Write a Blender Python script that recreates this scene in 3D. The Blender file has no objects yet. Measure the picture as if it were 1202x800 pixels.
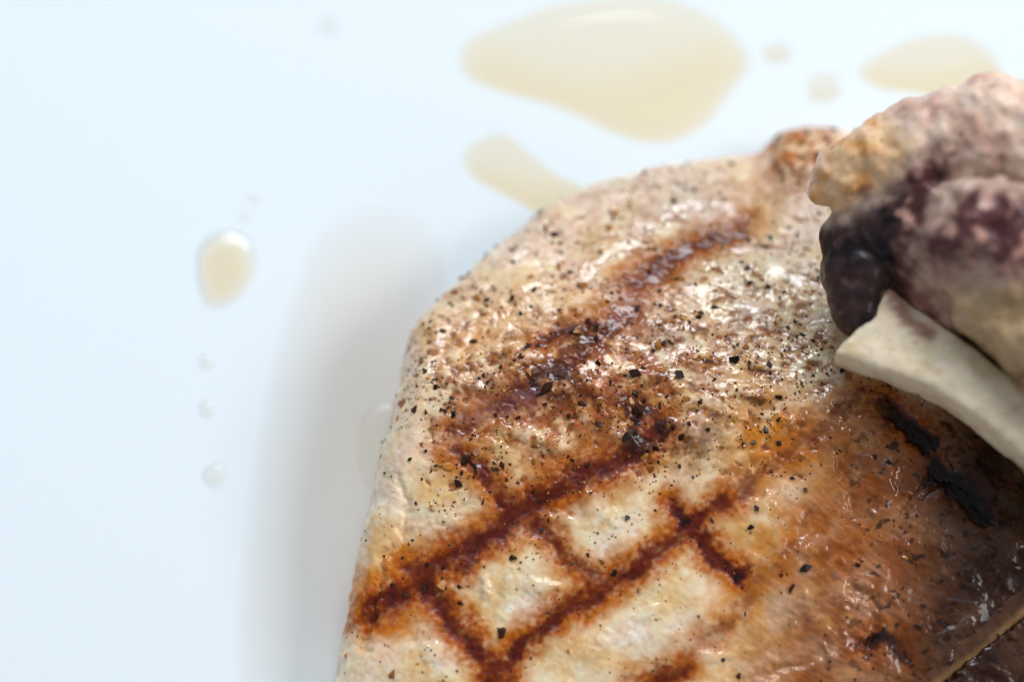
import bpy, bmesh, math, random
import numpy as np
from mathutils import Vector, Matrix

C = bpy.context.scene
COL = C.collection
R = math.radians
rnd = random.Random(7)
rng = np.random.default_rng(11)

# ---------------------------------------------------------------- camera
PW, PH = 1202.0, 800.0
TILT, DIST, LENS = R(22), 0.40, 85.0
TGT = np.array([0.0, 0.0, 0.022])
FWD = np.array([0.0, math.sin(TILT), -math.cos(TILT)])
UPV = np.array([0.0, math.cos(TILT), math.sin(TILT)])
CAM = TGT - DIST * FWD
KX = 36.0 / LENS / PW            # metres per pixel at 1 m

cd = bpy.data.cameras.new('camera')
cam = bpy.data.objects.new('camera', cd)
COL.objects.link(cam)
cam.location = CAM
cam.rotation_euler = (TILT, 0, 0)
cd.lens = LENS
cd.sensor_width = 36.0
cd.clip_start, cd.clip_end = 0.01, 50.0
cd.dof.use_dof = True
cd.dof.focus_distance = 0.3950
cd.dof.aperture_fstop = 4.0
C.camera = cam

# ---------------------------------------------------------------- world and lights
W = bpy.data.worlds.new('World')
C.world = W
W.use_nodes = True
bgn = W.node_tree.nodes['Background']
bgn.inputs['Color'].default_value = (0.90, 0.955, 1.0, 1)
bgn.inputs['Strength'].default_value = 0.26

def area(name, azim, elev, dist, sx, sy, power, col):
    ld = bpy.data.lights.new(name, 'AREA')
    ld.shape = 'RECTANGLE'
    ld.size, ld.size_y = sx, sy
    ld.energy, ld.color = power, col
    o = bpy.data.objects.new(name, ld)
    COL.objects.link(o)
    d = Vector((math.sin(azim) * math.cos(elev), math.cos(azim) * math.cos(elev), math.sin(elev)))
    o.location = d * dist
    o.rotation_euler = d.to_track_quat('Z', 'Y').to_euler()
    return o
area('window_light', R(4), R(47), 1.8, 0.85, 0.46, 19.5, (0.88, 0.94, 1.0))
area('added_sheen_light', R(-4), R(64), 1.9, 2.2, 0.9, 7.0, (0.60, 0.76, 1.0))  # unseen lamp, added for a soft blue sheen on the wet meat
area('side_window_light', R(90), R(38), 1.8, 0.9, 0.7, 16.0, (1.0, 0.98, 0.95))

C.view_settings.view_transform = 'Standard'
C.view_settings.look = 'None'
C.view_settings.exposure = 0.0
C.view_settings.gamma = 1.0
C.view_settings.use_curve_mapping = False

# ---------------------------------------------------------------- helpers
def P(u, v, z):
    """point of the photograph's ray through (u, v) at height z"""
    d = FWD + KX * (u - PW / 2) * np.array([1.0, 0, 0]) - KX * (v - PH / 2) * UPV
    t = (z - CAM[2]) / d[2]
    return CAM + d * t

def proj(co):
    q = co - CAM
    depth = q @ FWD
    return PW / 2 + q[:, 0] / depth / KX, PH / 2 - (q @ UPV) / depth / KX

def lin(r, g, b):
    def f(c):
        c /= 255.0
        return c / 12.92 if c <= 0.04045 else ((c + 0.055) / 1.055) ** 2.4
    return np.array([f(r), f(g), f(b)])

def sst(a, b, x):
    t = np.clip((x - a) / (b - a), 0, 1)
    return t * t * (3 - 2 * t)

def _hash(ix, iy, iz, seed):
    h = (ix.astype(np.int64) * 374761393 + iy.astype(np.int64) * 668265263 + iz.astype(np.int64) * 2147483647 + seed * 1274126177) & 0xFFFFFFFF
    h = ((h ^ (h >> 13)) * 1274126177) & 0xFFFFFFFF
    h = ((h ^ (h >> 16)) * 2246822519) & 0xFFFFFFFF
    return ((h ^ (h >> 15)) & 0xFFFFFF) / float(0xFFFFFF) * 2 - 1

def noise2(x, y, seed=0):
    x = np.asarray(x, float); y = np.asarray(y, float)
    x = x + seed * 17.31; y = y - seed * 9.77
    ix, iy = np.floor(x), np.floor(y)
    fx, fy = x - ix, y - iy
    sx = fx * fx * fx * (fx * (fx * 6 - 15) + 10); sy = fy * fy * fy * (fy * (fy * 6 - 15) + 10)
    ix = ix.astype(np.int64); iy = iy.astype(np.int64)
    z0 = np.zeros_like(ix)
    def g(dx, dy):
        a = _hash(ix + dx, iy + dy, z0, seed) * math.pi
        return np.cos(a) * (fx - dx) + np.sin(a) * (fy - dy)
    a = g(0, 0) * (1 - sx) + g(1, 0) * sx
    b = g(0, 1) * (1 - sx) + g(1, 1) * sx
    return (a * (1 - sy) + b * sy) * 1.5

def fbm2(x, y, seed=0, octv=4, gain=0.5):
    t, a, n = 0, 1.0, 0
    for k in range(octv):
        ca, sa = math.cos(0.65 * (k + 1)) * 2 ** k, math.sin(0.65 * (k + 1)) * 2 ** k
        t = t + a * noise2(x * ca - y * sa, x * sa + y * ca, seed + k * 5); n += a; a *= gain
    return t / n * 1.25

def noise3(p, seed=0):
    i = np.floor(p); f = p - i
    s = f * f * f * (f * (f * 6 - 15) + 10)
    i = i.astype(np.int64)
    out = 0
    for dx in (0, 1):
        for dy in (0, 1):
            for dz in (0, 1):
                w = (s[:, 0] if dx else 1 - s[:, 0]) * (s[:, 1] if dy else 1 - s[:, 1]) * (s[:, 2] if dz else 1 - s[:, 2])
                a = _hash(i[:, 0] + dx, i[:, 1] + dy, i[:, 2] + dz, seed) * math.pi
                c = _hash(i[:, 0] + dx, i[:, 1] + dy, i[:, 2] + dz, seed + 101)
                q_ = np.sqrt(1 - c * c)
                out = out + w * (np.cos(a) * q_ * (f[:, 0] - dx) + np.sin(a) * q_ * (f[:, 1] - dy) + c * (f[:, 2] - dz))
    return out * 1.5

ROT3 = np.array([[0.36, 0.48, -0.8], [-0.8, 0.6, 0.0], [0.48, 0.64, 0.6]])
def fbm3(p, seed=0, octv=3):
    t, a, n = 0, 1.0, 0
    p = p @ ROT3.T
    for k in range(octv):
        t = t + a * noise3(p * 2 ** k, seed + k * 7); n += a; a *= 0.5
        p = p @ ROT3.T
    return t / n * 1.25

def seg_dist(x, y, pts):
    best = np.full(np.shape(x), 1e9)
    for (ax, ay), (bx, by) in zip(pts[:-1], pts[1:]):
        dx, dy = bx - ax, by - ay
        t = np.clip(((x - ax) * dx + (y - ay) * dy) / (dx * dx + dy * dy + 1e-12), 0, 1)
        best = np.minimum(best, np.hypot(x - ax - t * dx, y - ay - t * dy))
    return best

def mix(a, b, f):
    return a * (1 - f[:, None]) + b * f[:, None]

def catmull(pts, n=8, closed=True):
    pts = np.asarray(pts, float); m = len(pts); out = []
    for i in range(m if closed else m - 1):
        if closed:
            p0, p1, p2, p3 = pts[i - 1], pts[i], pts[(i + 1) % m], pts[(i + 2) % m]
        else:
            p0, p1, p2, p3 = pts[max(i - 1, 0)], pts[i], pts[i + 1], pts[min(i + 2, m - 1)]
        for k in range(n):
            t = k / n
            out.append(0.5 * (2 * p1 + (p2 - p0) * t + (2 * p0 - 5 * p1 + 4 * p2 - p3) * t * t + (3 * p1 - p0 - 3 * p2 + p3) * t ** 3))
    if not closed: out.append(pts[-1])
    return np.array(out)

def mesh_np(name, co, faces):
    """faces: int array (n,4) or (n,3)"""
    me = bpy.data.meshes.new(name)
    n, k = faces.shape
    me.vertices.add(len(co)); me.vertices.foreach_set('co', np.ascontiguousarray(co, dtype=np.float32).ravel())
    me.loops.add(n * k); me.loops.foreach_set('vertex_index', np.ascontiguousarray(faces, dtype=np.int32).ravel())
    me.polygons.add(n); me.polygons.foreach_set('loop_start', np.arange(0, n * k, k, dtype=np.int32))
    me.polygons.foreach_set('use_smooth', np.ones(n, bool))
    me.update(calc_edges=True); me.validate()
    return me

def set_attr(me, name, arr):
    if arr.ndim == 2:
        a = me.attributes.new(name, 'FLOAT_COLOR', 'POINT')
        a.data.foreach_set('color', np.ascontiguousarray(np.c_[arr, np.ones(len(arr))], dtype=np.float32).ravel())
    else:
        a = me.attributes.new(name, 'FLOAT', 'POINT')
        a.data.foreach_set('value', np.ascontiguousarray(arr, dtype=np.float32))

def link(name, me, mat, parent=None, **props):
    o = bpy.data.objects.new(name, me)
    COL.objects.link(o)
    if mat is not None and not me.materials: me.materials.append(mat)
    if parent is not None: o.parent = parent
    for k, v in props.items(): o[k] = v
    return o

def thing(name, label, cat, loc=(0, 0, 0), group=None):
    o = bpy.data.objects.new(name, None)
    COL.objects.link(o)
    o.location = loc; o.empty_display_size = 0.01
    o['label'] = label; o['category'] = cat
    if group: o['group'] = group
    return o

def normals(me):
    a = np.empty(len(me.vertices) * 3, np.float32)
    me.vertices.foreach_get('normal', a)
    return a.reshape(-1, 3).astype(float)

# ---------------------------------------------------------------- materials
def new_mat(name):
    m = bpy.data.materials.new(name)
    m.use_nodes = True
    nt = m.node_tree
    return m, nt, nt.nodes['Principled BSDF'], nt.nodes.new, nt.links.new

def meat_material(name, rough=0.42, coat=1.0, bump=0.35, bscale=1400, sss=0.12):
    m, nt, b, N, L = new_mat(name)
    col = N('ShaderNodeAttribute'); col.attribute_name = 'Col'
    wet = N('ShaderNodeAttribute'); wet.attribute_name = 'wet'
    tc = N('ShaderNodeTexCoord')
    n1 = N('ShaderNodeTexNoise'); n1.inputs['Scale'].default_value = bscale; n1.inputs['Detail'].default_value = 3
    n2 = N('ShaderNodeTexNoise'); n2.inputs['Scale'].default_value = bscale * 0.45; n2.inputs['Detail'].default_value = 4
    L(tc.outputs['Object'], n1.inputs['Vector']); L(tc.outputs['Object'], n2.inputs['Vector'])
    hs = N('ShaderNodeMixRGB'); hs.blend_type = 'OVERLAY'; hs.inputs['Fac'].default_value = 0.35
    L(col.outputs['Color'], hs.inputs['Color1']); L(n2.outputs['Color'], hs.inputs['Color2'])
    bw = N('ShaderNodeRGBToBW'); L(n2.outputs['Color'], bw.inputs['Color'])
    L(bw.outputs['Val'], hs.inputs['Color2'])
    L(hs.outputs['Color'], b.inputs['Base Color'])
    bp = N('ShaderNodeBump'); bp.inputs['Distance'].default_value = 0.00016
    inv = N('ShaderNodeMath'); inv.operation = 'MULTIPLY_ADD'
    inv.inputs[1].default_value = -bump * 0.9; inv.inputs[2].default_value = bump
    L(wet.outputs['Fac'], inv.inputs[0]); L(inv.outputs[0], bp.inputs['Strength'])
    L(n1.outputs['Fac'], bp.inputs['Height'])
    L(bp.outputs['Normal'], b.inputs['Normal']); L(bp.outputs['Normal'], b.inputs['Coat Normal'])
    b.inputs['Roughness'].default_value = rough
    b.inputs['Specular IOR Level'].default_value = 0.16
    b.inputs['Subsurface Weight'].default_value = sss
    b.inputs['Subsurface Radius'].default_value = (1.0, 0.45, 0.2)
    b.inputs['Subsurface Scale'].default_value = 0.0016
    cw = N('ShaderNodeMath'); cw.operation = 'MULTIPLY_ADD'; cw.use_clamp = True
    cw.inputs[1].default_value = coat * 0.75; cw.inputs[2].default_value = coat * 0.25
    L(wet.outputs['Fac'], cw.inputs[0]); L(cw.outputs[0], b.inputs['Coat Weight'])
    b.inputs['Coat Roughness'].default_value = 0.08
    b.inputs['Coat IOR'].default_value = 1.48
    return m

M_meat = meat_material('grilled_meat', sss=0.07)
M_top = meat_material('roasted_meat', rough=0.5, coat=0.5, bump=0.4, bscale=1000, sss=0.12)
M_bone = meat_material('bone', rough=0.5, coat=0.25, bump=0.15, bscale=900, sss=0.12)

def flake_material(name, c0, c1, rough=0.35, coat=0.6):
    m, nt, b, N, L = new_mat(name)
    tc = N('ShaderNodeTexCoord'); n = N('ShaderNodeTexNoise'); n.inputs['Scale'].default_value = 1800
    oi = N('ShaderNodeObjectInfo')
    L(tc.outputs['Object'], n.inputs['Vector'])
    ad = N('ShaderNodeMath'); ad.operation = 'ADD'; L(n.outputs['Fac'], ad.inputs[0]); L(oi.outputs['Random'], ad.inputs[1])
    r = N('ShaderNodeValToRGB'); e = r.color_ramp.elements
    e[0].position, e[1].position = 0.45, 1.45
    mu = N('ShaderNodeMath'); mu.operation = 'MULTIPLY'; mu.inputs[1].default_value = 0.67
    L(ad.outputs[0], mu.inputs[0]); L(mu.outputs[0], r.inputs['Fac'])
    e[0].position, e[1].position = 0.3, 0.95
    e[0].color = (*c0, 1); e[1].color = (*c1, 1)
    L(r.outputs['Color'], b.inputs['Base Color'])
    b.inputs['Roughness'].default_value = rough
    b.inputs['Specular IOR Level'].default_value = 0.2
    b.inputs['Coat Weight'].default_value = coat; b.inputs['Coat Roughness'].default_value = 0.12
    return m
M_pepper = flake_material('black_pepper', lin(6, 4, 4), lin(58, 27, 10), 0.5, 0.12)
M_crumb = flake_material('amber_spice', lin(112, 56, 12), lin(190, 124, 40), 0.4, 0.7)

m, nt, b, N, L = new_mat('glazed_porcelain')
tc = N('ShaderNodeTexCoord'); n = N('ShaderNodeTexNoise'); n.inputs['Scale'].default_value = 14; n.inputs['Detail'].default_value = 3
L(tc.outputs['Object'], n.inputs['Vector'])
r = N('ShaderNodeValToRGB'); r.color_ramp.elements[0].color = (0.81, 0.87, 0.90, 1); r.color_ramp.elements[1].color = (0.83, 0.89, 0.92, 1)
L(n.outputs['Fac'], r.inputs['Fac']); L(r.outputs['Color'], b.inputs['Base Color'])
b.inputs['Roughness'].default_value = 0.12
b.inputs['Specular IOR Level'].default_value = 0.22
M_plate = m

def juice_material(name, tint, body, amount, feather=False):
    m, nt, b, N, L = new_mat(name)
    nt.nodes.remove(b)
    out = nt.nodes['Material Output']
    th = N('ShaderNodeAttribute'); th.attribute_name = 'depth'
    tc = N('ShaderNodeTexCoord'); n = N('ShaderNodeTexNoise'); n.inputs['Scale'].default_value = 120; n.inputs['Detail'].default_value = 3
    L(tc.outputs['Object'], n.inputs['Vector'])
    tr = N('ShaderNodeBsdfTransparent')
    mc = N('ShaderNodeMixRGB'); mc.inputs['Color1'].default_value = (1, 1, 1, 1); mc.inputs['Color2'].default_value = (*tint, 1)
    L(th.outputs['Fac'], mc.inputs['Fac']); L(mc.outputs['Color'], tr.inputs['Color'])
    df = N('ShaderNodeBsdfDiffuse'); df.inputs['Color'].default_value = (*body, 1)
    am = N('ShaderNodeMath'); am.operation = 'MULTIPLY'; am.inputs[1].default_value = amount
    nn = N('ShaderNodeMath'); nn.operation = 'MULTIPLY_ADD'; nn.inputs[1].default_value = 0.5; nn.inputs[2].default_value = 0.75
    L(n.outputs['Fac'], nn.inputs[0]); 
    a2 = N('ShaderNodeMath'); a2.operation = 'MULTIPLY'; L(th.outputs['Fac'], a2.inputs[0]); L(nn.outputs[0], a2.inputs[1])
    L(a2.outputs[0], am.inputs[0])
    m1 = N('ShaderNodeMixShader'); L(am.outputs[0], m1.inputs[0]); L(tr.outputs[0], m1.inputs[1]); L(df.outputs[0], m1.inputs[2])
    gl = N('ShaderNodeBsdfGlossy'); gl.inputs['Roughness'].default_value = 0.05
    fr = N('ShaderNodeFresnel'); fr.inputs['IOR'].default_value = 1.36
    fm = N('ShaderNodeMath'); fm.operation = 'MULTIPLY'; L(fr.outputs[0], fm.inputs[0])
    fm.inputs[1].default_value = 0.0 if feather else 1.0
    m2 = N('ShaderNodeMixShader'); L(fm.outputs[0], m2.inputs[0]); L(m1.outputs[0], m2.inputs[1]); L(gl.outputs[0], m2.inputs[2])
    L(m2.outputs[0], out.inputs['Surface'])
    return m
M_juice = juice_material('meat_juice', lin(255, 244, 224), lin(252, 232, 202), 0.16)
M_clear = juice_material('clear_juice', lin(253, 251, 246), lin(246, 242, 234), 0.15)
M_pale = juice_material('pale_juice', lin(254, 248, 238), lin(246, 236, 216), 0.15)
M_shade_film = juice_material('painted_shade_film', lin(252, 244, 236), lin(236, 224, 212), 0.18, True)  # feathered grey tint paints shade and reflection beside the chop

# ---------------------------------------------------------------- plate
def lathe(profile, nseg, centre):
    co, faces = [], []
    for (r_, z_) in profile:
        for k in range(nseg):
            a = 2 * math.pi * k / nseg
            co.append((centre[0] + r_ * math.cos(a), centre[1] + r_ * math.sin(a), z_))
    for i in range(len(profile) - 1):
        for k in range(nseg):
            k2 = (k + 1) % nseg
            faces.append((i * nseg + k, i * nseg + k2, (i + 1) * nseg + k2, (i + 1) * nseg + k))
    return np.array(co), np.array(faces)
prof = [(0.0005, 0), (0.10, 0), (0.17, 0), (0.185, 0.0008), (0.192, 0.004), (0.197, 0.009), (0.204, 0.013), (0.225, 0.0165),
        (0.244, 0.019), (0.246, 0.018), (0.2445, 0.0165), (0.22, 0.012), (0.20, 0.004), (0.192, -0.003), (0.16, -0.006), (0.16, -0.009), (0.15, -0.009), (0.15, -0.005), (0.0005, -0.005)]
co, fa = lathe(prof, 160, (0.01, 0.012))
plate = link('plate', mesh_np('plate', co, fa), M_plate)
plate['label'] = 'glossy white porcelain plate under the grilled meat'
plate['category'] = 'plate'

# ---------------------------------------------------------------- lower pork chop
OUT_PX = [(394, 830, 1), (408, 770, 1), (419, 710, 1), (430, 655, 1), (440, 610, 1), (452, 560, 1), (464, 512, 2), (473, 470, 4), (479, 434, 7), (485, 400, 9), (499, 372, 11),
          (524, 347, 11), (560, 312, 11), (596, 278, 11), (640, 247, 11), (700, 215, 11), (760, 198, 11), (815, 187, 11), (862, 182, 11), (893, 187, 11), (903, 164, 11),
          (925, 147, 11), (960, 146, 11), (995, 150, 11), (1050, 180, 13), (1130, 225, 15), (1210, 270, 12), (1290, 340, 10), (1345, 450, 10), (1350, 600, 5), (1300, 760, 5),
          (1200, 900, 5), (1040, 985, 5), (840, 1020, 5), (640, 1010, 5), (480, 960, 3), (398, 895, 1)]
outl = catmull([P(u, v, z / 1000)[:2] for u, v, z in OUT_PX], 10)
T0, WR = 0.0195, 0.0065

# profile of the side: arclength table
ph = np.linspace(0, math.pi / 2, 200)
ex = 2 / 3.0
pr = WR * (1 - np.cos(ph) ** ex) - 0.0009 * np.sin(np.clip(ph * 2.6, 0, math.pi)) 
pz = T0 * np.sin(ph) ** ex
arc = np.r_[0, np.cumsum(np.hypot(np.diff(pr), np.diff(pz)))]
LARC = arc[-1]

# signed distance on a coarse lattice
mn = outl.min(0) - 0.032; mx = outl.max(0) + 0.032
hs = 0.0012
gx = np.arange(mn[0], mx[0], hs); gy = np.arange(mn[1], mx[1], hs)
GX, GY = np.meshgrid(gx, gy, indexing='ij')
D = np.full(GX.shape, 1e9); inside = np.zeros(GX.shape, bool)
nxt = np.roll(outl, -1, 0)
for (ax, ay), (bx, by) in zip(outl, nxt):
    dx, dy = bx - ax, by - ay
    t = np.clip(((GX - ax) * dx + (GY - ay) * dy) / (dx * dx + dy * dy + 1e-15), 0, 1)
    D = np.minimum(D, np.hypot(GX - ax - t * dx, GY - ay - t * dy))
    cr = ((ay > GY) != (by > GY)) & (GX < (bx - ax) * (GY - ay) / (by - ay + 1e-15) + ax)
    inside ^= cr
SD = np.where(inside, D, -D)
for _ in range(2):                       # soften
    SD[1:-1, 1:-1] = (SD[1:-1, 1:-1] * 2 + SD[:-2, 1:-1] + SD[2:, 1:-1] + SD[1:-1, :-2] + SD[1:-1, 2:]) / 6
SGX, SGY = np.gradient(SD, hs)

def bil(A, x, y):
    fx = np.clip((x - gx[0]) / hs, 0, len(gx) - 1.001); fy = np.clip((y - gy[0]) / hs, 0, len(gy) - 1.001)
    i = fx.astype(int); j = fy.astype(int); a = fx - i; c = fy - j
    return A[i, j] * (1 - a) * (1 - c) + A[i + 1, j] * a * (1 - c) + A[i, j + 1] * (1 - a) * c + A[i + 1, j + 1] * a * c

def axis(lo, hi, vlo, vhi, fine, coarse):
    out = [vlo]
    a = list(np.arange(vlo, vhi, fine))
    s, x, left = fine, vlo, []
    while x > lo:
        s = min(s * 1.12, coarse); x -= s; left.append(x)
    s, x, right = fine, a[-1], []
    while x < hi:
        s = min(s * 1.12, coarse); x += s; right.append(x)
    return np.array(left[::-1] + a + right)
FINE = 0.00018
vx0, vx1 = P(375, 800, 0.01)[0] - 0.018, P(1202, 150, 0.02)[0] + 0.001
vy0, vy1 = P(600, 812, 0.025)[1], P(925, 148, 0.018)[1] + 0.012
XS = axis(mn[0], mx[0], vx0, vx1, FINE, 0.0025); YS = axis(mn[1], mx[1], vy0, vy1, FINE, 0.0025)
X, Y = np.meshgrid(XS, YS, indexing='ij')
sh = X.shape
x, y = X.ravel(), Y.ravel()
d = bil(SD, x, y); ux = bil(SGX, x, y); uy = bil(SGY, x, y)
nl = np.hypot(ux, uy) + 1e-9; ux /= nl; uy /= nl
# wobble of the outline (lumpy fat)
d = d + 0.0007 * fbm2(x / 0.006, y / 0.006, 31, 3)
s = d - (WR - LARC)
keep = s > -0.0004
sc_ = np.clip(s, 0, LARC)
rr = np.interp(sc_, arc, pr); zz = np.interp(sc_, arc, pz)
edge = d < WR
bx = np.where(edge, x + ux * (rr - d), x); by = np.where(edge, y + uy * (rr - d), y)
# outward normal in the (outward, up) plane of the side profile
dr = np.interp(sc_, arc, np.gradient(pr, arc)); dz = np.interp(sc_, arc, np.gradient(pz, arc))
no, nu = np.where(edge, dz, 0.0), np.where(edge, dr, 1.0)
nx, ny, nz = -ux * no, -uy * no, nu
inn = np.clip(d - WR, 0, None)
top = sst(0.0, 0.004, inn)
y_hi = P(601, 430, 0.022)[1]
drop = np.clip(y_hi - by, 0, 0.09)
drop = 0.22 * (np.sqrt(drop ** 2 + 0.006 ** 2) - 0.006)
drop2 = np.clip(by - P(601, 470, 0.022)[1], 0, 0.06)
drop = drop + 0.15 * (np.sqrt(drop2 ** 2 + 0.006 ** 2) - 0.006)
base_z = (zz + 0.0042 * (1 - np.exp(-inn / 0.016))) * (1 - drop / 0.0237)

# pixel of every base vertex: the layout of the marks on the meat
U, V = proj(np.c_[bx, by, base_z])

wu = U + 11 * fbm2(U / 45, V / 45, 3, 3) + 4 * fbm2(U / 9, V / 9, 4, 2)
wv = V + 11 * fbm2(U / 45, V / 45, 5, 3) + 4 * fbm2(U / 9, V / 9, 6, 2)

STROKES = [  # points, half width px, strength
    ([(436, 716), (480, 690), (545, 648), (600, 610), (655, 572), (735, 536), (775, 500)], 19, 1.0),
    ([(575, 800), (615, 750), (650, 725), (700, 698), (745, 664), (800, 622), (850, 590)], 15, .95),
    ([(850, 592), (900, 548), (960, 505), (1010, 462)], 15, .62),
    ([(740, 800), (800, 775), (870, 712), (930, 640), (960, 600)], 13, .50),
    ([(530, 505), (560, 490), (620, 455), (680, 415), (735, 375)], 16, .72),
    ([(745, 330), (800, 300), (840, 278), (872, 266)], 15, .80),
    ([(700, 470), (760, 480), (740, 520)], 15, .70),
    ([(487, 665), (520, 715), (552, 755), (590, 795), (600, 830)], 17, 1.0),
    ([(535, 528), (565, 556), (595, 588)], 14, .85),
    ([(600, 590), (640, 625), (672, 660), (700, 690)], 14, .85),
    ([(792, 596), (822, 630), (850, 662), (868, 672)], 15, 1.25),
    ([(1035, 478), (1060, 500), (1092, 522)], 17, 1.5),
    ([(1100, 552), (1130, 578), (1155, 606)], 17, 1.5),
    ([(770, 800), (800, 786)], 16, .9),
    ([(640, 400), (665, 390), (700, 380)], 13, .8),
    ([(590, 470), (600, 465), (635, 462)], 12, .7),
    ([(1010, 760), (1045, 745), (1060, 770)], 14, .7),
]
sear = np.zeros_like(x); halo = np.zeros_like(x)
for pts, hw, st in STROKES:
    dd = seg_dist(wu, wv, pts)
    sear = np.maximum(sear, st * (1 - sst(hw * 0.15, hw * 1.3, dd)))
    halo = np.maximum(halo, min(st, 1) * (1 - sst(hw * 0.7, hw * 2.6, dd)))
brk = fbm2(U / 24, V / 24, 9, 3)
sear = np.clip(sear * (0.84 + 0.55 * brk), 0, 1.4)

GOLD = [((455, 700), 46, 1.0), ((480, 650), 24, .9), ((905, 508), 46, .95), ((960, 545), 48, .6), ((930, 640), 55, .75), ((990, 620), 60, .6), ((1000, 570), 55, .6), ((870, 700), 40, .5),
        ((690, 370), 60, .45), ((600, 380), 50, .40), ((560, 400), 44, .5), ((800, 500), 60, .45), ((770, 320), 40, .6), ((505, 400), 24, .4), ((650, 510), 50, .5), ((860, 440), 60, .25),
        ((680, 720), 30, .4), ((540, 540), 40, .45), ((890, 230), 40, .35), ((930, 180), 35, .5), ((900, 770), 60, .35), ((700, 300), 60, .2), ((640, 440), 60, .6), ((720, 490), 50, .5)]
gold = np.zeros_like(x)
for (cu, cv), rad, st in GOLD:
    gold = np.maximum(gold, st * np.exp(-((wu - cu) ** 2 + (wv - cv) ** 2) / (1.4 * rad * rad)))
brown = sst(860, 1020, wu + 0.30 * (wv - 620)) * sst(420, 540, wv)
pepz = np.exp(-(((V - (455 - 0.18 * (U - 700))) / 105) ** 2)) * sst(470, 560, U) * (1 - 0.3 * sst(950, 1020, U)) + 0.9 * np.exp(-(((U - 496) / 28) ** 2 + ((V - 440) / 75) ** 2))
far = sst(360, 230, V)

# relief -----------------------------------------------------------------
mm = 0.001
a45 = R(-28)
fxr = (x * math.cos(a45) + y * math.sin(a45)); fyr = (-x * math.sin(a45) + y * math.cos(a45))
large = 0.75 * mm * fbm2(x / 0.013, y / 0.013, 41, 2)
dxw = 0.0012 * fbm2(x / 0.004, y / 0.004, 50, 2); dyw = 0.0012 * fbm2(x / 0.004, y / 0.004, 51, 2)
meso = (0.20 + .14 * pepz + .22 * brown) * mm * fbm2((fxr + dxw) / 0.0075, (fyr + dyw) / 0.0042, 44, 3)
ridg = (0.03 + .05 * pepz + .04 * brown) * mm * (1 - 2 * np.abs(fbm2((fxr + dxw) / 0.0042, (fyr + dyw) / 0.0021, 47, 3)))
fine = (0.030 + .035 * brown) * mm * fbm2(x / 0.0008, y / 0.0008, 53, 3)
def dimples(n, weight, rlo, rhi, seed):
    g_ = np.random.default_rng(seed)
    A = np.zeros(sh); w_ = weight / weight.sum()
    for i in g_.choice(len(x), n, replace=False, p=w_):
        r_ = g_.uniform(rlo, rhi) ** 1.0 * g_.uniform(.6, 1.3); el = g_.uniform(1, 2.1); an = g_.normal(-.35, .5)
        i0, i1 = np.searchsorted(XS, [x[i] - 3 * r_ * el, x[i] + 3 * r_ * el]); j0, j1 = np.searchsorted(YS, [y[i] - 3 * r_ * el, y[i] + 3 * r_ * el])
        lx = X[i0:i1, j0:j1] - x[i] + 1.1 * WX[i0:i1, j0:j1]; ly = Y[i0:i1, j0:j1] - y[i] + 1.1 * WY[i0:i1, j0:j1]
        a_ = (lx * math.cos(an) + ly * math.sin(an)) / (r_ * el); b__ = (-lx * math.sin(an) + ly * math.cos(an)) / r_
        A[i0:i1, j0:j1] = np.maximum(A[i0:i1, j0:j1], g_.uniform(.5, 1) * np.exp(-(a_ * a_ + b__ * b__) ** 1.3))
    return A.ravel()
WX = (0.0005 * fbm2(x / 0.0016, y / 0.0016, 55, 2)).reshape(sh); WY = (0.0005 * fbm2(x / 0.0016, y / 0.0016, 56, 2)).reshape(sh)
vis_w = ((U > 400) & (U < 1000) & (V > 160) & (V < 800)) * np.clip(pepz - .08, 0, 1)
dimp = dimples(520, vis_w, 0.0003, 0.0009, 5)
lumps = dimples(420, vis_w, 0.0002, 0.0005, 6)
pit_n = fbm2((x + dxw) / 0.0030, (y + 0.4 * dyw) / 0.0021, 59, 3, 0.65)
pits = -0.40 * mm * dimp - 0.12 * mm * sst(0.0, 0.5, pit_n) * np.clip(pepz + 0.25 * far, 0, 1) + 0.22 * mm * lumps
groove = -0.40 * mm * np.clip(sear, 0, 1) 
fibre = 0.030 * mm * fbm2(fxr / 0.004, fyr / 0.00055, 61, 3)
rough_z = meso + ridg + fine + pits + groove + fibre * (1 - 0.6 * pepz) * (1 - .8 * brown)
lump_br = 0.16 * mm * fbm2(x / 0.0022, y / 0.0022, 97, 3) * brown
spk = np.zeros_like(x)
for (cu, cv, ra, rb_) in ((955, 640, 16, 12), (918, 655, 9, 9), (940, 700, 12, 20), (975, 705, 18, 34), (995, 750, 14, 26), (930, 735, 10, 10), (965, 770, 30, 12), (1032, 705, 9, 26), (1060, 640, 16, 12), (1100, 560, 12, 10), (1118, 545, 10, 10),
                          (1140, 735, 14, 9), (1020, 540, 14, 9), (985, 500, 20, 12), (1030, 600, 16, 12), (570, 690, 9, 14), (590, 720, 10, 12), (540, 600, 20, 8), (500, 620, 14, 8), (590, 520, 24, 8), (640, 515, 20, 9), (700, 455, 18, 10), (555, 760, 8, 12), (490, 745, 7, 10),
                          (720, 470, 30, 14), (790, 450, 34, 14), (850, 470, 36, 12), (930, 450, 30, 14), (950, 490, 24, 10), (690, 415, 22, 8)):
    spk = np.maximum(spk, np.exp(-((wu - cu) / ra) ** 2 - ((wv - cv) / rb_) ** 2))
glz = np.zeros_like(x)
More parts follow.
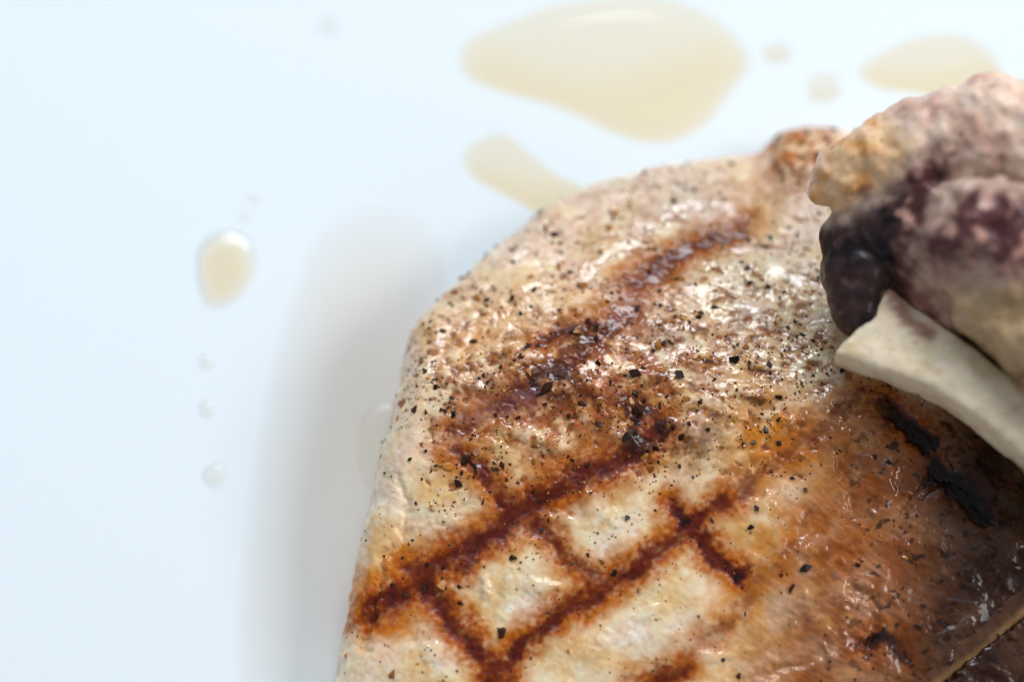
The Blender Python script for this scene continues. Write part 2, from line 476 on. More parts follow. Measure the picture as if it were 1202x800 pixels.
for (cu, cv, ra, rb_, an) in ((600, 690, 12, 26, .3), (570, 690, 9, 18, .2), (560, 740, 9, 16, .2), (545, 615, 34, 12, .25), (500, 630, 26, 11, -.1), (640, 520, 34, 10, .3), (600, 505, 26, 9, .3), (690, 590, 22, 12, .4), (660, 610, 18, 12, .3),
                              (720, 610, 18, 14, .2), (640, 690, 26, 11, .1), (700, 760, 34, 12, -.2), (760, 720, 30, 12, -.3), (840, 770, 30, 10, -.2), (510, 770, 18, 14, .4), (900, 590, 24, 10, -.4), (880, 660, 22, 10, -.5), (955, 645, 26, 12, -.4),
                              (985, 700, 12, 30, .3), (965, 740, 16, 26, .3), (700, 460, 28, 12, .35), (760, 440, 34, 12, .2), (820, 430, 30, 12, .1), (880, 460, 34, 12, .2), (930, 420, 30, 12, .1), (960, 470, 26, 12, -.4), (985, 505, 34, 8, -.75),
                              (790, 380, 40, 14, .2), (870, 360, 40, 14, .1), (930, 350, 26, 14, .1), (700, 300, 44, 14, -.3), (780, 250, 50, 14, -.25), (600, 340, 44, 14, -.4), (560, 370, 30, 12, -.3), (620, 420, 26, 10, -.2), (680, 415, 28, 9, -.3), (600, 440, 30, 9, -.3),
                              (860, 310, 34, 12, .1), (540, 450, 30, 10, .2), (1040, 560, 10, 22, .1), (1012, 700, 8, 24, .2), (1120, 740, 22, 8, -.7), (800, 500, 34, 14, -.1), (740, 520, 24, 10, .1)):
    lx, ly = wu - cu, wv - cv
    a_, b__ = lx * math.cos(an) + ly * math.sin(an), -lx * math.sin(an) + ly * math.cos(an)
    glz = np.maximum(glz, np.exp(-((a_ / ra) ** 2 + (b__ / rb_) ** 2)))
glzs = sst(.12, .75, glz + .25 * fbm2(U / 8, V / 8, 99, 2))
lump_br = lump_br + spk * mm * (0.30 * fbm2(x / 0.0018, y / 0.0018, 98, 2) + 0.22)
rough_z = rough_z + lump_br
film_lv = 0.5 * lump_br + 0.46 * mm * glz + 0.10 * mm * glzs + (-0.15 + 0.24 * np.clip(pepz + .38 * brown, 0, 1)) * mm + 0.16 * mm * fbm2(x / 0.006, y / 0.006, 66, 2) + groove * 0.75 + pits * 0.75 
k = 0.03 * mm
dlt = np.clip((film_lv - rough_z) / k, -40, 40)
film = 1 / (1 + np.exp(-dlt))
disp_top = np.logaddexp(film_lv / k, rough_z / k) * k
wet = np.clip(0.04 + 0.96 * np.maximum(np.maximum(film, spk * 1.3), glzs), 0.03, 1) * (1 - .75 * np.clip(sear, 0, 1)) * 1.0
side_n = 0.40 * mm * fbm2((bx + by) / 0.005, base_z / 0.004 + (bx - by) / 0.008, 71, 3) + 0.03 * mm * fbm2((bx + by) / 0.0009, base_z / 0.0009, 73, 2)
topw = sst(0.35, 0.9, nu)
disp = large * np.clip(topw + 0.4, 0, 1) + disp_top * topw * (0.35 + 0.65 * sst(0, 0.003, inn + 0.002)) + side_n * (1 - topw)
# knob of fat on the far rim and the meat rising under the upper chop
kx, ky = P(935, 185, 0.020)[:2]
disp += 0.0024 * np.exp(-(((x - kx - .001) / 0.0066) ** 2 + ((y - ky) / 0.0050) ** 2)) * (1 + 0.5 * fbm2(x / 0.0025, y / 0.0025, 77, 2))
notch = seg_dist(U, V, [(893, 185), (905, 225), (900, 260)])
disp -= 0.0010 * np.exp(-(notch / 12) ** 2)
# creases in the lower right
for pts, dep in (([(985, 525), (990, 560), (1000, 590)], .5), ([(1000, 690), (1030, 720), (1020, 770)], .9), ([(1010, 520), (1012, 560)], .3), ([(1060, 600), (1100, 560), (1130, 540)], .6), ([(880, 800), (950, 770), (1000, 740)], .5),
                 ([(1105, 800), (1150, 752), (1202, 712)], 1.6), ([(560, 300), (600, 285), (640, 262)], .5), ([(455, 640), (440, 700), (430, 760)], .7), ([(463, 560), (480, 590), (470, 620)], .5)):
    disp -= dep * mm * np.exp(-(seg_dist(wu, wv, pts) / 6.5) ** 2)
co = np.c_[bx + nx * disp, by + ny * disp, base_z + nz * disp]
co[:, 2] = np.maximum(co[:, 2], 0.0003)

# colour -----------------------------------------------------------------
c_pale, c_cream, c_pink = lin(236, 215, 186), lin(226, 192, 138), lin(218, 192, 182)
c_gold, c_amber, c_brown, c_sear, c_char = lin(204, 136, 34), lin(166, 80, 8), lin(150, 82, 18), lin(112, 42, 6), lin(16, 7, 5)
nA = fbm2(U / 60, V / 60, 81, 3); nB = fbm2(U / 22, V / 22, 83, 4); nC = fbm2(U / 7, V / 7, 85, 3)
col = np.repeat(c_pale[None], len(x), 0)
col = mix(col, c_cream, sst(-0.25, 0.55, nA + 0.5 * nB) * (0.75 - 0.4 * far) * (1 - .5 * sst(500, 340, V)))
col = mix(col, c_pink, sst(0.0, 0.6, -nA + 0.5 * nB + 0.55 * far) * 0.5)
col = mix(col, lin(240, 230, 214), sst(0.1, 0.6, nB - 0.3 * nA + 0.4 * nC) * 0.55)
col = mix(col, lin(238, 220, 200), (1 - topw) * .9)
nub = np.exp(-((U - 935) / 38) ** 2 - ((V - 178) / 30) ** 2)
col = mix(col, c_amber, np.clip(1.3 * nub * sst(-.3, .3, nB + .5 * nC), 0, 1) * .9)
col = mix(col, c_sear, np.clip(1.2 * nub * sst(.05, .4, nC + .4 * nB), 0, 1))
col = mix(col, c_gold, np.clip(gold * (1.0 + 1.0 * nB), 0, 1))
col = mix(col, c_gold, np.clip(halo * (0.85 + 0.9 * nB), 0, 1) * 0.95)
col = mix(col, c_amber, np.clip(halo ** 1.5 * (0.75 + 1.0 * nC), 0, 1) * 0.9)
pitm = np.clip(sst(0.25, 0.85, dimp + .35 * nC) + .5 * sst(.15, .4, pit_n) * pepz, 0, 1)
col = mix(col, mix(np.repeat(lin(128, 58, 10)[None], len(x), 0), lin(176, 108, 28), sst(-0.2, 0.5, nB + nC)), pitm * 0.85)
core = np.exp(-((U - 690) / 135) ** 2 - ((V - 455 + 0.22 * (U - 690)) / 66) ** 2)
col = mix(col, mix(np.repeat(c_brown[None], len(x), 0), c_amber, sst(-.4, .4, nC)), np.clip(1.3 * core * sst(-.28, .22, nB), 0, 1) * .85)
mott = np.exp(-((U - 850) / 130) ** 2 - ((V - 430) / 105) ** 2) + .8 * np.exp(-((U - 570) / 80) ** 2 - ((V - 420) / 70) ** 2) + .5 * np.exp(-((U - 800) / 150) ** 2 - ((V - 280) / 60) ** 2)
nD = fbm2((U + .5 * V) / 34, (V - .2 * U) / 17, 121, 4, .6)
col = mix(col, mix(np.repeat(lin(150, 92, 34)[None], len(x), 0), lin(196, 140, 66), sst(-.3, .4, nC)), np.clip(mott, 0, 1) * sst(.0, .22, nD) * .85)
col = mix(col, lin(84, 44, 18), np.clip(mott, 0, 1) * sst(.34, .52, nD + .3 * nC) * .8)
col = mix(col, c_brown, np.clip(brown * (0.95 + 0.35 * nA), 0, 1) * 0.92)
col = mix(col, lin(50, 25, 8), np.clip(sst(1035, 1150, wu + 0.2 * (wv - 600)) * sst(430, 520, wv) * (0.9 + 0.2 * nA), 0, 1) * .92)
col = mix(col, c_sear, sst(0.08, 0.95, sear + .1 * nC))
col = mix(col, c_char, sst(0.92, 1.5, sear + 0.45 * nC) * 0.85)
col = mix(col, c_char, sst(.25, .7, sear) * sst(.4, .9, brown) * .85)
dark = np.exp(-(((U - 645) / 40) ** 2 + ((V - 450) / 26) ** 2)) + np.exp(-(((U - 750) / 30) ** 2 + ((V - 495) / 35) ** 2)) + 0.7 * np.exp(-(((U - 690) / 50) ** 2 + ((V - 395) / 22) ** 2)) + 0.6 * np.exp(-(((U - 800) / 60) ** 2 + ((V - 520) / 26) ** 2))
col = mix(col, lin(46, 24, 12), np.clip(dark * sst(-0.35, 0.3, nB + 0.6 * nC), 0, 1) * 0.95)
wine = np.exp(-(((U - 740) / 36) ** 2 + ((V - 355) / 26) ** 2)) + np.exp(-(((U - 610) / 40) ** 2 + ((V - 470) / 18) ** 2))
col = mix(col, lin(140, 88, 92), np.clip(wine * 0.55, 0, 1))
grain = fbm2((U * .8 + V * .6) / 26, (V * .8 - U * .6) / 4.5, 131, 3)
col = col * (1 + 0.10 * nC + .30 * brown * grain + .06 * grain)[:, None]
col = mix(col, lin(206, 160, 104), brown * sst(.15, .6, fbm2(U / 46, V / 30, 133, 3)) * sst(1080, 1000, U) * .55)
scab = sst(.30, .42, fbm2(U / 17, V / 13, 135, 3)) * brown * sst(960, 1040, U)
col = mix(col, lin(30, 15, 9), scab * .75)
col = np.clip(col, 0.002, 0.9) ** 1.28 * 1.14
col = np.clip(col, 0.002, 0.85)

idx = np.arange(len(x)).reshape(sh)
q = np.stack([idx[:-1, :-1], idx[1:, :-1], idx[1:, 1:], idx[:-1, 1:]], -1).reshape(-1, 4)
q = q[keep[q].all(1)]
used = np.unique(q); remap = np.full(len(x), -1); remap[used] = np.arange(len(used))
me = mesh_np('chop_meat', co[used], remap[q])
set_attr(me, 'Col', col[used]); set_attr(me, 'wet', wet[used])
VCO, VU, VV = co[used], U[used], V[used]
VN = normals(me)
PEPZ, SEAR, TOPW = (pepz + .7 * np.exp(-((U - 935) / 36) ** 2 - ((V - 175) / 28) ** 2) + .35 * np.exp(-((V - 250 - .4 * np.abs(U - 780)) / 50) ** 2))[used], sear[used], topw[used]

chop = thing('pork_chop', 'large grilled pork chop with crossed grill marks lying flat on the plate', 'pork chop')
link('meat', me, M_meat, chop)

# ---------------------------------------------------------------- lumps: voxel union of simple volumes, then relief
def sculpt(name, pieces, voxel, smooth, relief, colour, wet_f, mat, parent, **props):
    bm = bmesh.new()
    for pc in pieces:
        if pc[0] == 'ball':
            _, c, rad, scl = pc
            r_ = bmesh.ops.create_icosphere(bm, subdivisions=3, radius=rad)
            bmesh.ops.scale(bm, verts=r_['verts'], vec=scl); bmesh.ops.translate(bm, verts=r_['verts'], vec=Vector(c))
        elif pc[0] == 'limb':
            _, pts, rads = pc
            pts = [np.asarray(p_) for p_ in pts]
            for (p0, p1, r0, r1) in zip(pts[:-1], pts[1:], rads[:-1], rads[1:]):
                n_ = max(2, int(np.linalg.norm(p1 - p0) / (0.35 * min(r0, r1))))
                for t in np.linspace(0, 1, n_):
                    r_ = bmesh.ops.create_icosphere(bm, subdivisions=2, radius=r0 * (1 - t) + r1 * t)
                    bmesh.ops.translate(bm, verts=r_['verts'], vec=Vector(p0 * (1 - t) + p1 * t))
        elif pc[0] == 'slab':
            _, front, back = pc
            a = [bm.verts.new(p_) for p_ in front]; b_ = [bm.verts.new(p_) for p_ in back]
            n_ = len(a)
            bm.faces.new(a); bm.faces.new(b_[::-1])
            for i in range(n_):
                bm.faces.new((a[i], b_[i], b_[(i + 1) % n_], a[(i + 1) % n_]))
    bmesh.ops.recalc_face_normals(bm, faces=bm.faces)
    tmp = bpy.data.meshes.new('tmp'); bm.to_mesh(tmp); bm.free()
    o = bpy.data.objects.new('tmp', tmp); COL.objects.link(o)
    md = o.modifiers.new('r', 'REMESH'); md.mode = 'VOXEL'; md.voxel_size = voxel; md.use_smooth_shade = True
    ms = o.modifiers.new('s', 'SMOOTH'); ms.factor = 0.5; ms.iterations = smooth
    dg = bpy.context.evaluated_depsgraph_get(); dg.update()
    me = bpy.data.meshes.new_from_object(o.evaluated_get(dg))
    bpy.data.objects.remove(o); bpy.data.meshes.remove(tmp)
    me.name = name
    n_ = len(me.vertices)
    c_ = np.empty(n_ * 3, np.float32); me.vertices.foreach_get('co', c_); c_ = c_.reshape(-1, 3).astype(float)
    nn = normals(me)
    uu, vv = proj(c_)
    c2 = c_ + nn * relief(c_, uu, vv)[:, None]
    me.vertices.foreach_set('co', c2.astype(np.float32).ravel())
    me.polygons.foreach_set('use_smooth', np.ones(len(me.polygons), bool))
    me.update()
    set_attr(me, 'Col', np.clip(colour(c_, uu, vv), 0.002, 0.9)); set_attr(me, 'wet', wet_f(c_, uu, vv))
    return link(name, me, mat, parent, **props)

def poly_in(u, v, poly):
    ins = np.zeros(len(u), bool)
    for (ax, ay), (bx_, by_) in zip(poly, poly[1:] + poly[:1]):
        ins ^= ((ay > v) != (by_ > v)) & (u < (bx_ - ax) * (v - ay) / (by_ - ay + 1e-12) + ax)
    dd = seg_dist(u, v, poly + poly[:1])
    return np.where(ins, dd, -dd)

# rib bone lying in the lower chop's lower right corner
def rib_col(p, u, v):
    c = np.repeat(lin(86, 56, 38)[None], len(p), 0)
    n_ = fbm3(p / 0.002, 5)
    c = mix(c, lin(66, 38, 24), sst(-0.2, 0.5, n_) * 0.8)
    low = seg_dist(u, v, [(1095, 805), (1150, 765), (1215, 706)])
    return mix(c, lin(158, 122, 82), np.exp(-(low / 5) ** 2) * (.75 + .5 * n_))
rb = [P(u, v, z) for u, v, z in [(1040, 840, .0082), (1088, 792, .0096), (1142, 746, .0110), (1206, 694, .0122), (1300, 620, .0135)]]
sculpt('rib_bone', [('limb', rb, [.0036, .0036, .0036, .0036, .0036])], 0.0004, 6, lambda p, u, v: 0.0003 * fbm3(p / 0.006, 3) + 0.00010 * fbm3(p / 0.0013, 4),
       rib_col, lambda p, u, v: np.full(len(p), .5), M_bone, chop)

# ---------------------------------------------------------------- upper pork chop
upper = thing('pork_chop', 'browned pork chop with a cut rib bone resting on top of the larger chop', 'pork chop', (0, 0, 0))
DARK = [(950, 262), (1000, 245), (1052, 235), (1066, 300), (1052, 345), (1030, 420), (985, 445), (945, 360)]
FAT = [(940, 250), (960, 200), (990, 160), (1040, 140), (1068, 165), (1050, 205), (1000, 238), (970, 250)]
BONE = [(981, 414), (1043, 336), (1104, 380), (1146, 408), (1202, 450), (1300, 530), (1310, 645), (1202, 533), (1140, 482), (1080, 448)]
def top_col(p, u, v):
    n1 = fbm3(p / 0.007, 21); n2 = fbm3(p / 0.003, 22); n3 = fbm3(p / 0.0011, 23)
    wu_, wv_ = u + 26 * n2, v + 30 * n1
    c = np.repeat(lin(244, 212, 188)[None], len(p), 0)
    c = mix(c, lin(214, 164, 146), sst(-0.2, 0.4, n1 + .4 * n2) * .8)
    c = mix(c, lin(238, 214, 190), sst(0.0, 0.5, n2 - .4 * n1) * .7)
    purple = np.exp(-((wv_ - (266 + 0.10 * (wu_ - 1100))) / 66) ** 2) * sst(1000, 1050, wu_)
    c = mix(c, lin(92, 54, 54), np.clip(purple * (1.15 + 1.2 * n1), 0, 1))
    c = mix(c, lin(206, 158, 140), purple * sst(0.05, 0.45, n2) * .8)
    c = mix(c, lin(186, 154, 112), sst(320, 360, wv_) * sst(1100, 1140, wu_) * .9)
    c = mix(c, lin(120, 60, 48), np.exp(-(seg_dist(wu_, wv_, [(1060, 300), (1065, 350), (1110, 385)]) / 16) ** 2) * .8)
    c = mix(c, lin(84, 48, 30), np.exp(-(seg_dist(wu_, wv_, [(1125, 400), (1160, 430), (1210, 470)]) / 14) ** 2) * .8)
    fat = sst(-12, 10, poly_in(wu_ * .5 + u * .5, wv_ * .5 + v * .5, FAT))
    fc = mix(np.repeat(lin(238, 196, 150)[None], len(p), 0), lin(220, 150, 66), sst(-.15, .4, n1 + .4 * n2) * .9)
    fc = mix(fc, lin(160, 92, 40), np.exp(-(seg_dist(wu_, wv_, [(945, 246), (985, 246), (1040, 226)]) / 9) ** 2) * .8)
    c = c * (1 - fat[:, None]) + fc * fat[:, None]
    dk = sst(-24, 16, poly_in(wu_, wv_, DARK))
    dcol = mix(np.repeat(lin(62, 42, 42)[None], len(p), 0), lin(104, 76, 72), sst(0.1, 0.6, n2 + .5 * n3))
    dcol = mix(dcol, lin(18, 13, 16), sst(-0.1, .35, n1))
    c = c * (1 - dk[:, None]) + dcol * dk[:, None]
    sp = sst(.38, .55, n3 + .35 * n1) * sst(330, 240, v)
    return mix(c, lin(84, 46, 34), sp * .6) * (1 + .12 * n3)[:, None]
def top_rel(p, u, v):
    k_ = 1 - .55 * sst(-14, 8, poly_in(u, v, DARK))
    return k_ * (0.0013 * fbm3(p / 0.007, 31) + 0.0005 * fbm3(p / 0.003, 32) + 0.00006 * fbm3(p / 0.0009, 33))
PZ = lambda u, v, z: P(u, v, z)
pieces = [('limb', [PZ(1016, 226, .040), PZ(1086, 178, .045), PZ(1165, 158, .049), PZ(1310, 185, .050), PZ(1420, 230, .050), PZ(1500, 310, .046)], [.0062, .0090, .0100, .0115, .013, .013]),
          ('limb', [PZ(964, 224, .0400), PZ(988, 202, .0430), PZ(1028, 178, .0455), PZ(1068, 152, .0470)], [.0026, .0044, .0052, .0040]),
          ('limb', [PZ(1010, 285, .036), PZ(1010, 320, .035), PZ(1008, 362, .0345)], [.0068, .0068, .0048]),
          ('limb', [PZ(1060, 262, .038), PZ(1150, 280, .043), PZ(1260, 310, .045), PZ(1400, 390, .044), PZ(1480, 480, .042)], [.0100, .0120, .0140, .015, .015]),
          ('limb', [PZ(1160, 352, .042), PZ(1215, 392, .043), PZ(1290, 455, .041), PZ(1380, 540, .036)], [.0068, .0075, .0085, .010]),
          ('limb', [PZ(1130, 318, .033), PZ(1240, 350, .031), PZ(1400, 420, .030)], [.0085, .0105, .0120]),
          ('limb', [PZ(1100, 330, .036), PZ(1180, 380, .034), PZ(1280, 450, .034)], [.0070, .0080, .009])]
sculpt('meat', pieces, 0.00042, 6, top_rel, top_col, lambda p, u, v: np.clip(.35 + .9 * fbm3(p / .004, 41), 0, 1) * (1 - .7 * sst(-24, 16, poly_in(u, v, DARK))), M_top, upper)
# cut rib
def bone_col(p, u, v):
    n1 = fbm3(p / 0.006, 61); n2 = fbm3(p * np.array([300, 900, 900]), 62)
    c = np.repeat(lin(236, 216, 186)[None], len(p), 0)
    c = mix(c, lin(210, 184, 138), sst(-.1, .5, n1) * .7)
    c = mix(c, lin(228, 218, 192), sst(.0, .5, n2) * .5)
    c = mix(c, lin(150, 112, 72), sst(.25, .5, fbm3(p / .0013, 63)) * .22)
    c = mix(c, lin(124, 58, 42), np.exp(-(seg_dist(u + 10 * n2, v, [(1046, 336), (1062, 372), (1090, 392)]) / 11) ** 2) * .8)
    return mix(c, lin(128, 98, 60), np.exp(-(seg_dist(u, v + 6 * n1, [(980, 430), (1080, 470), (1202, 556)]) / 7) ** 2) * .6)
ztop, zlow = .0385, .0335
front = [P(u, v, z) for (u, v), z in zip(BONE, [.0360, .0385, .0385, .0385, .0385, .038, .036, .0365, .0365, .0365])]
nrm = np.array([0.02, -0.02, 1.0])
nrm /= np.linalg.norm(nrm)
back = [p_ - nrm * .0065 for p_ in front]
sculpt('rib_bone', [('slab', front, back)], 0.0004, 45, lambda p, u, v: 0.0006 * fbm3(p / 0.008, 65) + 0.00015 * fbm3(p / 0.0016, 66),
       bone_col, lambda p, u, v: np.full(len(p), .2), M_bone, upper)

# ---------------------------------------------------------------- pepper and crumbs stuck to the lower chop
def chunk(seed, n=9, flat=0.6, elong=1.2):
    r_ = random.Random(seed)
    bm = bmesh.new()
    for _ in range(n):
        v_ = Vector((r_.gauss(0, 1), r_.gauss(0, 1), r_.gauss(0, 1))).normalized() * r_.uniform(.75, 1.1)
        bm.verts.new((v_.x * elong, v_.y, v_.z * flat))
    res = bmesh.ops.convex_hull(bm, input=bm.verts)
    bmesh.ops.delete(bm, geom=[g for g in res['geom_interior'] if isinstance(g, bmesh.types.BMVert)], context='VERTS')
    bmesh.ops.recalc_face_normals(bm, faces=bm.faces)
    me = bpy.data.meshes.new('pepper_flake'); bm.to_mesh(me); bm.free()
    return me
pepper_meshes = [chunk(k, 9 + k % 4, .55 + .1 * (k % 3), 1.0 + .25 * (k % 4)) for k in range(12)]
for me in pepper_meshes: me.materials.append(M_pepper)
crumb_meshes = [chunk(40 + k, 10, .55, 1.1) for k in range(6)]
for me in crumb_meshes:
    me.name = 'spice_crumb'; me.materials.append(M_crumb)

facing = ((CAM - VCO) * VN).sum(1) > 0.05 * 0.4
in_view = (VU > 385) & (VU < 1210) & (VV > 130) & (VV < 808) & facing
clump = fbm2(VU / 38, VV / 38, 91, 2)
dens = (0.10 + 1.0 * PEPZ + 0.35 * sst(400, 300, VV) + .12 * sst(980, 1100, VU)) * np.clip(.5 + 1.7 * clump, 0.04, 2.4) * (1 - .8 * (1 - TOPW)) * in_view
dens_w = dens / dens.sum()

def place(meshes, name, i, size, sink=0.25, par=chop):
    o = bpy.data.objects.new(name, rnd.choice(meshes))
    COL.objects.link(o); o.parent = par
    n_ = Vector(VN[i])
    o.location = Vector(VCO[i]) + n_ * size * (0.45 - sink)
    qt = n_.to_track_quat('Z', 'Y') 
    o.rotation_euler = (qt.to_matrix() @ Matrix.Rotation(rnd.uniform(0, 6.28), 3, 'Z') @ Matrix.Rotation(rnd.uniform(-.5, .5), 3, 'X')).to_euler()
    o.scale = (size * rnd.uniform(.8, 1.2),) * 2 + (size * rnd.uniform(.7, 1.1),)
    return o
PXM = 0.00014
def nearest(u, v):
    return int(np.argmin((VU - u) ** 2 + (VV - v) ** 2 + np.where(facing, 0, 1e6)))
HAND = [(862, 422, 9), (880, 426, 5), (745, 438, 8), (797, 441, 8), (766, 412, 6), (642, 456, 10), (634, 462, 7), (655, 312, 5), (656, 284, 6), (640, 266, 6), (648, 285, 5), (547, 540, 8), (557, 548, 6),
        (590, 545, 7), (880, 620, 7), (735, 607, 7), (576, 281, 5), (541, 323, 6), (558, 282, 5), (512, 352, 5), (497, 690, 6), (475, 697, 6), (540, 707, 5), (601, 350, 5), (571, 352, 5), (556, 400, 5),
        (690, 378, 6), (700, 385, 5), (632, 405, 6), (700, 398, 6), (672, 390, 6), (620, 408, 6), (762, 318, 5), (816, 221, 6), (850, 236, 6), (845, 228, 5), (858, 190, 6), (915, 160, 6), (968, 165, 7), (948, 160, 5), (940, 172, 6),
        (900, 505, 6), (914, 520, 6), (884, 520, 6), (1050, 446, 6), (1060, 452, 5), (888, 598, 5), (930, 690, 6), (868, 792, 7), (720, 672, 5), (690, 650, 4), (750, 480, 9), (742, 492, 7), (756, 470, 6),
        (810, 500, 7), (800, 512, 6), (770, 525, 7), (760, 530, 6), (735, 515, 7), (830, 505, 6), (822, 475, 6), (612, 660, 4), (460, 685, 5), (520, 665, 5), (448, 650, 3), (430, 634, 3), (425, 632, 3), (418, 745, 3), (440, 512, 4), (458, 500, 4), (447, 535, 3),
        (482, 540, 4), (500, 530, 5), (512, 548, 4), (770, 598, 4), (945, 575, 5), (930, 560, 4), (1098, 505, 4)]
n_pep = 0
for (u, v, px) in HAND:
    place(pepper_meshes, 'pepper_flake', nearest(u, v), px * PXM * (.8 if px > 7 else .62), .1); n_pep += 1
pick = rng.choice(len(VU), 290 - n_pep, replace=False, p=dens_w)
for i in pick:
    place(pepper_meshes, 'pepper_flake', int(i), PXM * min(6.5, 2.2 * math.exp(rnd.gauss(.15, .38))), .15)
dens_c = dens_w * sst(1000, 900, VU + .4 * (VV - 500)); dens_c /= dens_c.sum()
pick = rng.choice(len(VU), 130, replace=False, p=dens_c)
for i in pick:
    place(crumb_meshes, 'spice_crumb', int(i), PXM * min(8, 3.2 * math.exp(rnd.gauss(.2, .4))), .35)
for (u, v, px) in [(655, 313, 10), (624, 326, 8), (708, 356, 10), (726, 342, 6), (630, 300, 6), (868, 270, 7), (545, 326, 5), (1062, 655, 8), (925, 165, 6)]:
    place(crumb_meshes, 'spice_crumb', nearest(u, v), px * PXM * .6, .35)

def scatter_stuff(name, meshes, count, smin, smed, smax, mat, spread):
    vs, fs, base = [], [], 0
    p_ = dens ** spread * in_view * (sst(1000, 900, VU + .4 * (VV - 500)) if mat is M_crumb else 1); p_ /= p_.sum()
    for i in rng.choice(len(VU), count, replace=False, p=p_):
        me = rnd.choice(meshes); sz = PXM * min(smax, max(smin, smed * math.exp(rnd.gauss(0, .45))))
        mt = Vector(VN[i]).to_track_quat('Z', 'Y').to_matrix() @ Matrix.Rotation(rnd.uniform(0, 6.28), 3, 'Z')
        c = Vector(VCO[i]) + Vector(VN[i]) * sz * .15
        vs += [tuple(mt @ (v_.co * sz) + c) for v_ in me.vertices]
        fs += [tuple(base + a for a in f.vertices) for f in me.polygons]
        base += len(me.vertices)
    me = bpy.data.meshes.new(name); me.from_pydata(vs, [], fs); me.update()
    return link(name, me, mat, chop, kind='stuff')
small = [chunk(80 + k, 6, .6, 1.2) for k in range(5)]
scatter_stuff('pepper_dust', small, 5600, .5, 1.15, 4.2, M_pepper, .8)
scatter_stuff('spice_dust', small, 1000, .6, 1.5, 3.2, M_crumb, .9)

# ---------------------------------------------------------------- juice and painted shade film on the plate
def puddle(name, pts_px, h, mat, label, cat, group=None, nper=10, rings=14, edge=0.22, flat=False):
    pts = np.array([P(u, v, 0.0)[:2] for u, v in pts_px])
    o2 = catmull(pts, nper)
    c = o2.mean(0); m_ = len(o2)
    co_, dep, fa = [], [], []
    ts = np.r_[np.linspace(0, 1, rings) ** 1.6]
    for t in ts:
        e_ = min(1, t / edge)
        prof_ = e_ * e_ * (3 - 2 * e_) if flat else math.sqrt(max(0, 1 - (1 - e_) ** 2))
        ring = o2 + (c - o2) * min(t, .97)
        for p_ in ring:
            co_.append((p_[0] - c[0], p_[1] - c[1], 0.00005 + h * prof_)); 
            lo = 1.0 if not flat else 0.62 + 0.38 * float(sst(.25, -.15, (p_[1] - c[1]) / (np.ptp(o2[:, 1]) + 1e-9) + .10 * math.sin(p_[0] * 110)))  # tint weakens over the far half, painting in its greyer reflection
            dep.append(min(1, t / (.2 if flat else max(edge, .3))) ** .6 * lo * (1 + .35 * math.exp(-((t - .07) / .045) ** 2) * (1 if flat else 0)))  # denser rim tint paints the dark refraction line of the edge
    for i in range(rings - 1):
        for k_ in range(m_):
            k2 = (k_ + 1) % m_
            fa.append((i * m_ + k_, i * m_ + k2, (i + 1) * m_ + k2, (i + 1) * m_ + k_))
    base = (rings - 1) * m_
    co_.append((0, 0, 0.00005 + h)); dep.append(1.0)
    me = bpy.data.meshes.new(name)
    me.from_pydata(co_, [], fa + [(base + k_, base + (k_ + 1) % m_, len(co_) - 1) for k_ in range(m_)])
    me.polygons.foreach_set('use_smooth', np.ones(len(me.polygons), bool)); me.update()
    set_attr(me, 'depth', np.array(dep))
    o = link(name, me, mat); o.location = (c[0], c[1], 0)
    o['label'] = label; o['category'] = cat
    if group: o['group'] = group
    return o
puddle('juice_puddle', [(535, 72), (545, 45), (600, 20), (650, 3), (720, -6), (790, -3), (845, 20), (878, 55), (882, 80), (862, 108), (835, 145), (800, 166), (765, 171), (722, 160), (680, 140), (630, 122), (580, 108), (545, 92)],
       .00016, M_juice, 'largest tan juice puddle, lying on the bare plate beyond the chop', 'juice puddle', edge=.5, flat=True)
puddle('juice_puddle', [(541, 185), (555, 165), (590, 155), (622, 178), (655, 205), (700, 225), (740, 250), (700, 275), (645, 260), (610, 240), (575, 222), (550, 205)],
       .00008, M_juice, 'pale elongated juice puddle running in under the far edge of the chop', 'juice puddle', edge=.6, flat=True)
puddle('juice_puddle', [(1005, 85), (1030, 62), (1080, 42), (1130, 40), (1165, 60), (1180, 100), (1140, 130), (1080, 112), (1030, 105)],
       .00008, M_juice, 'faint juice puddle partly hidden behind the browned upper chop', 'juice puddle', edge=.6, flat=True)
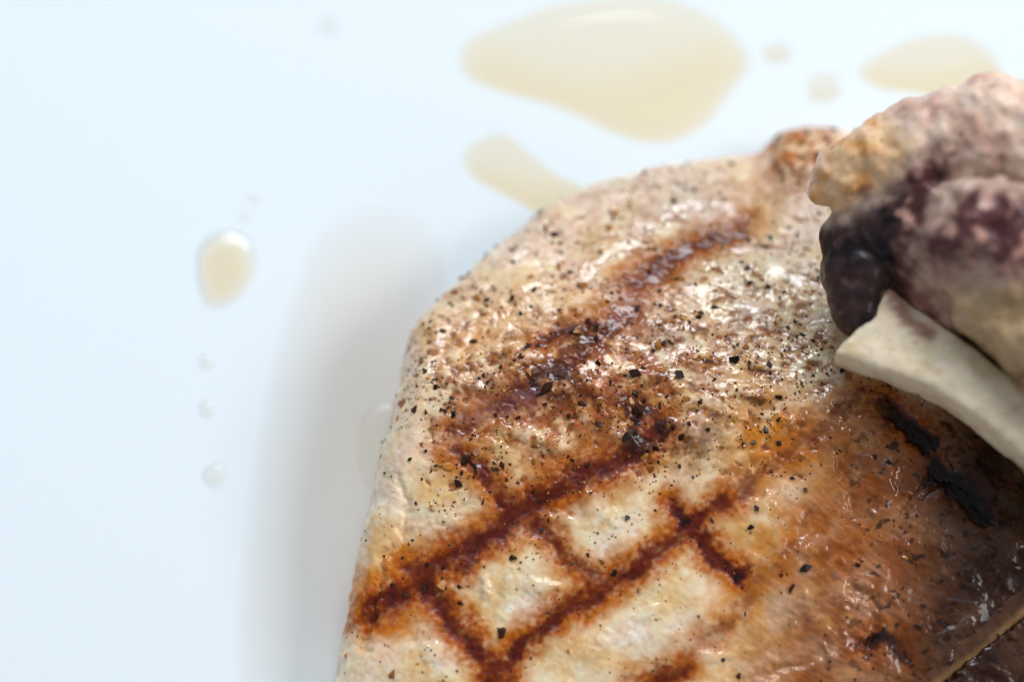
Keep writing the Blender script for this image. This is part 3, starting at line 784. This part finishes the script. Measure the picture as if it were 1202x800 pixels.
def ell(u, v, a, b, rot=0, wob=.08):
    r_ = random.Random(int(u * 7 + v)); out = []
    for k_ in range(10):
        t = 2 * math.pi * k_ / 10; s_ = 1 + r_.uniform(-wob, wob)
        dx, dy = a * s_ * math.cos(t), b * s_ * math.sin(t)
        out.append((u + dx * math.cos(rot) - dy * math.sin(rot), v + dx * math.sin(rot) + dy * math.cos(rot)))
    return out
G = 'small juice drops on the plate'
puddle('juice_drop', [(231, 310), (236, 288), (255, 274), (280, 273), (297, 290), (301, 318), (288, 345), (265, 361), (246, 362), (236, 345)],
       .0007, M_juice, 'biggest juice drop, pale yellow with a bright glint, left of the chop', 'juice drop', G, edge=.6)
for (u, v, a, b_, h, lab) in [(243, 425, 9, 9, .0003, 'clear juice drop just below the big yellow drop'), (244, 480, 10, 11, .00035, 'clear juice drop in the middle of the row of three below the yellow drop'),
                              (253, 558, 14, 14, .00045, 'clear juice drop lowest of the row below the big yellow drop'), (288, 256, 6, 7, .00015, 'tiny clear speck of juice touching the top of the yellow drop'),
                              (300, 233, 7, 8, .00015, 'tiny clear speck of juice farther above the yellow drop'), (385, 30, 14, 13, .00003, 'faint clear drop alone on bare plate left of the largest puddle'),
                              (912, 62, 18, 15, .00004, 'pale drop just right of the largest puddle'), (967, 103, 22, 20, .00005, 'pale oval drop between the largest puddle and the faint one behind the upper chop')]:
    puddle('juice_drop', ell(u, v, a, b_), h, M_pale if u > 900 else M_clear, lab, 'juice drop', G, edge=.8, flat=h < .0001)

puddle('painted_shade_film', [(286, 830), (278, 700), (292, 560), (312, 450), (338, 350), (366, 280), (405, 248), (450, 238), (494, 250), (522, 288), (528, 330), (540, 370), (520, 480), (500, 600), (480, 720), (460, 860), (370, 880)],
       .0001, M_shade_film, 'broad thin grey film painting soft shade and reflection along the left side of the chop', 'painted shade', nper=12, rings=22, edge=1.0)  # added sheet: grey reflection and soft shade put into its tint

puddle('juice_drop', [(423, 500), (433, 482), (452, 474), (470, 480), (474, 520), (462, 560), (446, 578), (430, 572), (421, 540)],
       .0004, M_clear, 'clear oblong drop added for a bright reflection against the left side of the chop', 'juice drop', G, edge=.6)  # added drop standing for a bright reflection in the grey zone
